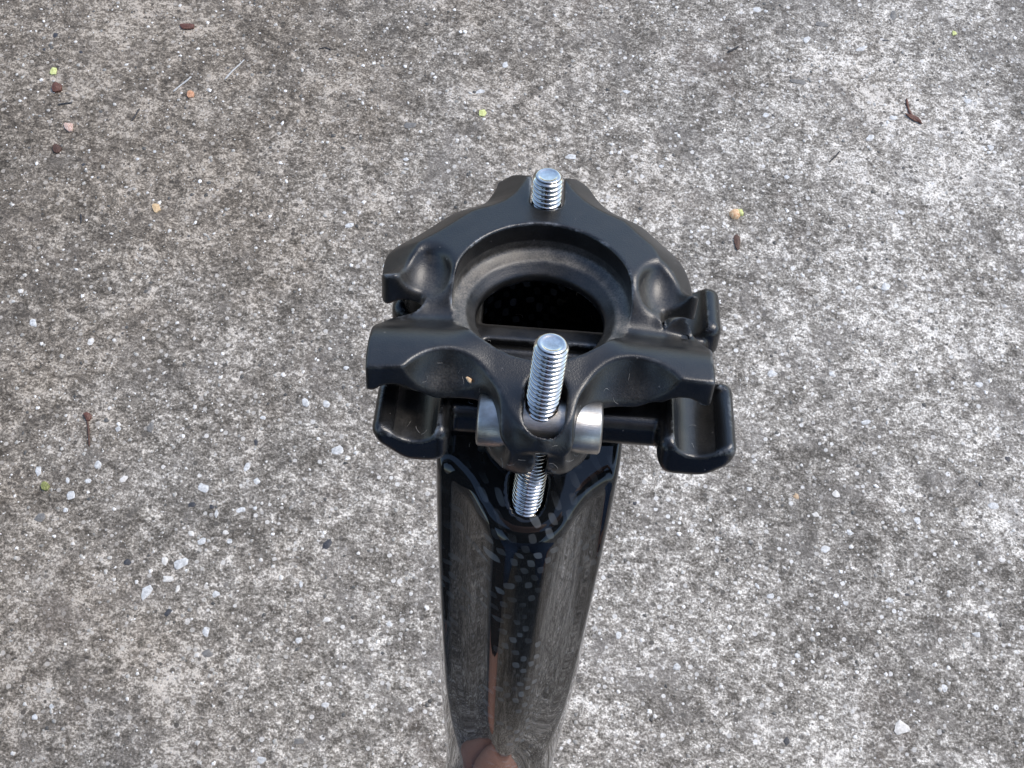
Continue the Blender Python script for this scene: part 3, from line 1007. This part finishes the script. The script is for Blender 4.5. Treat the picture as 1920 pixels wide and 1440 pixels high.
def stick(name, pts, r, mat, label, cat, group=None):
    """Tapered uneven twig along photo points."""
    P = []
    for (px, py) in pts:
        x, y = ground_at(px, py); P.append((x, y, gz(x, y) + r * 0.8))
    P = smooth_loop(P, 4, closed=False)
    seg = 7; V = []; Q = []
    for i, c in enumerate(P):
        d = P[min(i + 1, len(P) - 1)] - P[max(i - 1, 0)]; d /= np.linalg.norm(d)
        u = np.cross(d, [0, 0, 1]); u /= np.linalg.norm(u); v = np.cross(u, d)
        e = 0.25 if i in (0, len(P) - 1) else (0.8 + 0.35 * random.random())
        for j in range(seg):
            a = 2 * math.pi * j / seg
            V.append(c + (u * math.cos(a) + v * math.sin(a) * 0.8) * r * e)
    for i in range(len(P) - 1):
        for j in range(seg):
            k = (j + 1) % seg
            Q.append((i * seg + j, i * seg + k, (i + 1) * seg + k, (i + 1) * seg + j))
    o0 = P[0].copy()
    o = make_mesh(name, np.array(V) - o0, Q, mat)
    o.location = o0
    return tag(o, label, cat, group)


def flake(name, px, py, outline_px, th, mat, label, cat, curl=0.0):
    """A thin curled chip; outline in photo pixels round its middle."""
    cx, cy = ground_at(px, py)
    top = []
    pts = [np.array(q) * random.uniform(.78, 1.15) for q in smooth_loop(outline_px, 2)]
    for q in pts:
        x, y = ground_at(px + q[0], py + q[1])
        top.append((x - cx, y - cy, curl * (q[0] ** 2 + q[1] ** 2) ** 0.5 * PX * random.uniform(.6, 1.2)))
    n = len(top); top = np.array(top)
    V = np.concatenate([top + [0, 0, th], top * [1.04, 1.04, 1], [[0, 0, th * 1.6], [0, 0, 0]]])
    Q = []
    for i in range(n):
        j = (i + 1) % n
        Q += [(2 * n, i, j), (2 * n + 1, n + j, n + i), (i, n + i, n + j), (i, n + j, j)]
    o = make_mesh(name, V, Q, mat, None, False)
    o.location = (cx, cy, gz(cx, cy) + 0.00012)
    # keep outward normals
    bm = bmesh.new(); bm.from_mesh(o.data); bmesh.ops.recalc_face_normals(bm, faces=bm.faces); bm.to_mesh(o.data); bm.free()
    return tag(o, label, cat)


m_husk = litter_mat('tan_seed_husk', (0.55, 0.26, 0.12), (0.85, 0.66, 0.40), 0.5)
m_red = litter_mat('red_brown_bark', (0.07, 0.025, 0.016), (0.17, 0.07, 0.045), 0.5)
m_brown = litter_mat('dark_brown_leaf', (0.05, 0.025, 0.017), (0.12, 0.06, 0.04))
m_green = litter_mat('yellow_green_leaf', (0.45, 0.47, 0.14), (0.72, 0.74, 0.35))
m_twig = litter_mat('black_twig', (0.02, 0.02, 0.022), (0.06, 0.055, 0.055))
m_pale = litter_mat('bleached_fibre', (0.35, 0.34, 0.32), (0.6, 0.58, 0.55))

# round seed husk: a cupped shell with a torn green rim
cx, cy = ground_at(1377, 403)
V, Q = pebble_geo(rng, 0.0034, 0.0029, 0.0021, 0.4)
hk = bpy.data.objects.new('seed_husk', None); col.objects.link(hk); hk.location = (cx, cy, gz(cx, cy))
tag(hk, 'round tan seed husk lying right of the clamp', 'seed husk')
sh1 = make_mesh('shell', V, Q, m_husk, hk, True)
V, Q = pebble_geo(rng, 0.0014, 0.0019, 0.0012, 0.1); V[:, 0] += 0.0023; V[:, 1] += 0.0010; V[:, 2] += 0.0006
make_mesh('rim', V, Q, m_green, hk, True)

stick('twig', [(108, 197), (122, 194), (136, 193)], 0.00042, m_twig, 'short black twig lying level at the left below a red-brown crumb', 'twig')
stick('twig', [(247, 227), (255, 216), (262, 204)], 0.00042, m_twig, 'short black twig standing steeply in the upper left', 'twig')
stick('twig', [(1364, 99), (1375, 94), (1385, 89)], 0.00050, m_twig, 'stubby black twig below the white stone at the top edge', 'twig')
stick('twig', [(152, 402), (153, 412), (152, 420)], 0.00035, m_twig, 'tiny upright black twig on the left beside an ochre crumb', 'twig')
stick('twig', [(1554, 305), (1568, 292), (1574, 284)], 0.0004, m_twig, 'thin grey-black twig between the pale stones in the upper right', 'twig')
stick('twig', [(597, 93), (610, 91), (622, 95)], 0.0003, m_twig, 'thin bent dark twig in the upper left near a blue-white pebble', 'twig')
stick('leaf_stalk', [(163, 785), (166, 800), (167, 820), (168, 838)], 0.00045, m_brown, 'brown leaf stalk running down the left side of the concrete', 'leaf stalk')
stick('leaf_stalk', [(1699, 186), (1703, 206), (1712, 220), (1727, 233)], 0.00055, m_red, 'red-brown forked leaf stalk at the upper right', 'leaf stalk')
stick('plant_fibre', [(325, 172), (338, 160), (350, 152), (359, 144)], 0.00042, m_pale, 'pale fibre in the upper left, nearer the red crumb', 'plant fibre')
stick('plant_fibre', [(422, 150), (436, 134), (448, 122), (458, 111)], 0.00042, m_pale, 'longer pale fibre in the upper left, nearer the middle', 'plant fibre')
flake('bark_crumb', 105, 165, [(-8, -4), (0, -9), (9, -5), (8, 5), (0, 9), (-8, 6)], 0.0011, m_red, 'red-brown bark crumb above the level black twig', 'bark crumb')
flake('husk_crumb', 128, 238, [(-9, -5), (0, -6), (8, -4), (9, 4), (2, 9), (-6, 5)], 0.0008, litter_mat('pink_tan_husk', (.4, .22, .16), (.75, .6, .5)), 'pinkish tan husk crumb below the level black twig', 'husk crumb')
flake('bark_crumb', 107, 280, [(-7, -6), (2, -8), (8, 0), (5, 8), (-6, 7)], 0.0007, m_brown, 'dull brown bark crumb at the left, lowest of three crumbs', 'bark crumb')
flake('leaf_scrap', 100, 132, [(-7, 5), (-2, -6), (6, -5), (7, 3), (0, 8)], 0.0005, m_green, 'yellow-green leaf scrap above the red-brown crumb', 'leaf scrap')
flake('bark_chip', 351, 51, [(-12, -4), (0, -5), (12, -3), (12, 3), (0, 5), (-11, 3)], 0.0007, m_red, 'oblong brown bark chip near the top left', 'bark chip')
flake('husk_crumb', 357, 177, [(-6, -5), (4, -6), (7, 2), (1, 8), (-6, 4)], 0.0006, litter_mat('orange_husk', (.42, .18, .08), (.65, .38, .24)), 'small orange husk crumb below the pale fibre', 'husk crumb')
flake('husk_crumb', 293, 391, [(-7, -7), (6, -8), (8, 4), (0, 9), (-7, 4)], 0.0005, litter_mat('ochre_husk', (.5, .33, .16), (.68, .5, .3)), 'flat ochre husk crumb left of the clamp', 'husk crumb')
flake('leaf_scrap', 1712, 222, [(-18, -8), (-6, -6), (8, 0), (18, 12), (8, 8), (-6, 2)], 0.0005, m_red, 'russet leaf scrap under the forked stalk', 'leaf scrap', 0.15)
flake('leaf_scrap', 1790, 62, [(-4, -4), (5, 2), (-4, 5)], 0.0004, m_green, 'tiny lime-green leaf scrap at the upper right', 'leaf scrap')
flake('leaf_scrap', 905, 213, [(-6, -4), (3, -7), (8, 0), (3, 7), (-6, 5)], 0.0005, m_green, 'yellow-green leaf scrap above the clamp', 'leaf scrap')
flake('bark_crumb', 164, 782, [(-7, -5), (6, -6), (7, 3), (2, 9), (-3, 6)], 0.0009, m_red, 'red-brown bark crumb at the head of the brown leaf stalk', 'bark crumb')
flake('bark_crumb', 1382, 452, [(-5, -12), (5, -8), (6, 8), (0, 15), (-6, 6)], 0.0005, m_brown, 'dark brown bark crumb below the tan seed husk', 'bark crumb')
flake('moss_scrap', 85, 910, [(-8, -5), (2, -8), (9, 0), (4, 9), (-6, 7)], 0.0008, litter_mat('olive_moss', (.10, .11, .03), (.35, .36, .12)), 'olive moss scrap in the brown stain at the left', 'moss scrap')


# ------------------------------------------------------------------ the photographer
# kneels just this side of the frame; the lacquered post and the steel mirror the
# dark clothes, the phone and the hand that steadies the foot of the post
def skin_body(name, verts, edges, radii, mat, parent, root=0, sub=2):
    me = bpy.data.meshes.new(name)
    me.from_pydata([tuple(v) for v in verts], edges, [])
    me.materials.append(mat)
    o = bpy.data.objects.new(name, me); col.objects.link(o)
    o.parent = parent
    sk = o.modifiers.new('skin', 'SKIN'); sk.use_smooth_shade = True
    for i, rr in enumerate(radii):
        me.skin_vertices[0].data[i].radius = (rr, rr)
        me.skin_vertices[0].data[i].use_root = (i == root)
    sb = o.modifiers.new('sub', 'SUBSURF'); sb.levels = sub; sb.render_levels = sub
    return o


m_skin = simple('skin', (0.42, 0.22, 0.16), (0.50, 0.28, 0.21), 90, 0.5, 0.4)
m_jeans = simple('blue_denim', (0.03, 0.06, 0.13), (0.06, 0.105, 0.20), 900, 0.85, 0.2)
m_shirt = simple('dark_cotton', (0.014, 0.015, 0.016), (0.025, 0.026, 0.027), 700, 0.9, 0.2)
m_hair = simple('dark_hair', (0.012, 0.01, 0.008), (0.03, 0.022, 0.016), 500, 0.6, 0.3)
m_shoe = simple('black_shoe', (0.012, 0.012, 0.012), (0.03, 0.03, 0.03), 300, 0.6, 0.4)
m_phone = simple('black_phone', (0.01, 0.01, 0.011), (0.014, 0.014, 0.015), 200, 0.25, 0.5)

per = bpy.data.objects.new('person', None); col.objects.link(per)
tag(per, 'person in blue jeans and black top kneeling, steadying the foot of the seatpost', 'person')
V = [(0, -.52, .24), (0, -.50, .40), (0, -.42, .60), (0, -.34, .75), (0, -.29, .82), (0, -.27, .90), (0, -.28, .97)]
E_ = [(0, 1), (1, 2), (2, 3), (3, 4), (4, 5), (5, 6)]
Rr = [.13, .12, .14, .06, .07, .085, .06]
hand_c = np.array(to_world((-26, -11, -LEN + 46)))
L_sh, L_el = (-.19, -.40, .69), (-.26, -.20, .42)
R_sh, R_el = (.19, -.40, .69), (.29, -.25, .47)
for sx in (-1, 1):
    b = len(V)
    V += [(sx * .10, -.50, .22), ((-.105, -.12, .085) if sx < 0 else (.14, -.10, .085)), (sx * .11, -.50, .055), (sx * .115, -.58, .05), (sx * .12, -.66, .03)]
    E_ += [(0, b), (b, b + 1), (b + 1, b + 2), (b + 2, b + 3), (b + 3, b + 4)]
    Rr += [.09, .058, .042, .035, .028]
    b = len(V)
    if sx < 0:
        V += [L_sh, L_el, tuple(hand_c + np.array((-.040, -.050, .036))), tuple(hand_c + np.array((-.014, -.020, .010)))]
    else:
        V += [R_sh, R_el, (.115, -.13, .57), (.060, -.085, .56)]
    E_ += [(2, b), (b, b + 1), (b + 1, b + 2), (b + 2, b + 3)]
    Rr += [.06, .042, .026, .022]
body = skin_body('body', V, E_, Rr, m_skin, per)
skin_body('hair', [(0, -.335, .89), (0, -.32, .95), (0, -.28, .995)], [(0, 1), (1, 2)], [.075, .085, .06], m_hair, per)
skin_body('jumper', [(0, -.51, .31), (0, -.50, .42), (0, -.42, .61), (0, -.365, .715), L_sh, L_el,
                     tuple(hand_c + np.array((-.036, -.046, .033))), R_sh, R_el, (.135, -.145, .565)],
          [(0, 1), (1, 2), (2, 3), (2, 4), (4, 5), (5, 6), (2, 7), (7, 8), (8, 9)],
          [.155, .145, .16, .085, .078, .058, .033, .078, .058, .038], m_shirt, per)
skin_body('jeans', [(0, -.52, .24), (-.105, -.49, .21), (-.105, -.12, .09), (-.11, -.53, .062), (.105, -.49, .21), (.14, -.10, .09), (.11, -.53, .062)],
          [(0, 1), (1, 2), (2, 3), (0, 4), (4, 5), (5, 6)], [.15, .12, .092, .058, .12, .092, .058], m_jeans, per)
for sx in (-1, 1):
    skin_body('shoe', [(sx * .115, -.56, .055), (sx * .118, -.64, .050), (sx * .12, -.72, .045), (sx * .12, -.77, .07)],
              [(0, 1), (1, 2), (2, 3)], [.045, .048, .044, .032], m_shoe, per)


def hand(center, ax, out, side, parent, curl=1.0):
    """palm, four bent fingers of different length and a thumb, round an axis"""
    ax = np.array(ax, float); ax /= np.linalg.norm(ax)
    V = []; E2 = []; R2 = []
    for k, (off, ln, rr) in enumerate(((.030, .95, .0085), (.010, 1.05, .009), (-.010, 1.0, .0088), (-.029, .80, .0078))):
        b = len(V)
        for q, a in enumerate((200, 235, 285, 335, 375)):
            aa = math.radians(200 + (a - 200) * ln * curl)
            rad = .0235 if q else .030
            V.append(tuple(center + ax * off + out * math.cos(aa) * rad + side * math.sin(aa) * rad))
            R2.append(rr * (1.15, 1.08, 1.0, .95, .8)[q])
            if q:
                E2.append((b + q - 1, b + q))
    for k in range(4):
        o_ = skin_body('finger', V[k * 5:k * 5 + 5], [(0, 1), (1, 2), (2, 3), (3, 4)], R2[k * 5:k * 5 + 5], m_skin, parent, 0, 2)
    th = [tuple(center + ax * .030 + out * math.cos(math.radians(a)) * rd + side * math.sin(math.radians(a)) * rd) for a, rd in ((195, .034), (150, .027), (105, .025), (62, .0245))]
    skin_body('thumb', th, [(0, 1), (1, 2), (2, 3)], [.013, .0115, .0105, .0085], m_skin, parent)
    pm = [tuple(center + ax * o2 + out * math.cos(math.radians(200)) * .032 + side * math.sin(math.radians(200)) * .032) for o2 in (.028, .008, -.012, -.027)]
    skin_body('palm', pm, [(0, 1), (1, 2), (2, 3)], [.016, .018, .018, .015], m_skin, parent)


axw = np.array(R3 @ Vector((0, 0, 1)))
outw = np.array(R3 @ Vector((0.77, 0.638, 0)))
sidew = np.array(R3 @ Vector((0.638, -0.77, 0)))
hand(np.array(to_world((0, 0, -LEN + 46))), axw, outw, sidew, per)

# the phone that takes the picture, lens side towards the post, just behind the camera
ph = bpy.data.objects.new('phone', None); col.objects.link(ph)
tag(ph, 'black phone held over the seatpost in the right hand', 'phone')
bm = bmesh.new()
bmesh.ops.create_cube(bm, size=1.0)
bmesh.ops.scale(bm, vec=(.148, .072, .008), verts=bm.verts)
bmesh.ops.bevel(bm, geom=[e for e in bm.edges if abs(e.verts[0].co.z - e.verts[1].co.z) > .005], offset=.009, segments=5, affect='EDGES', profile=0.5)
me = bpy.data.meshes.new('case'); bm.to_mesh(me); bm.free(); me.materials.append(m_phone)
o = bpy.data.objects.new('case', me); col.objects.link(o); o.parent = ph
ph.matrix_world = cam.matrix_world @ Matrix.Translation((-.058, .018, .0075))
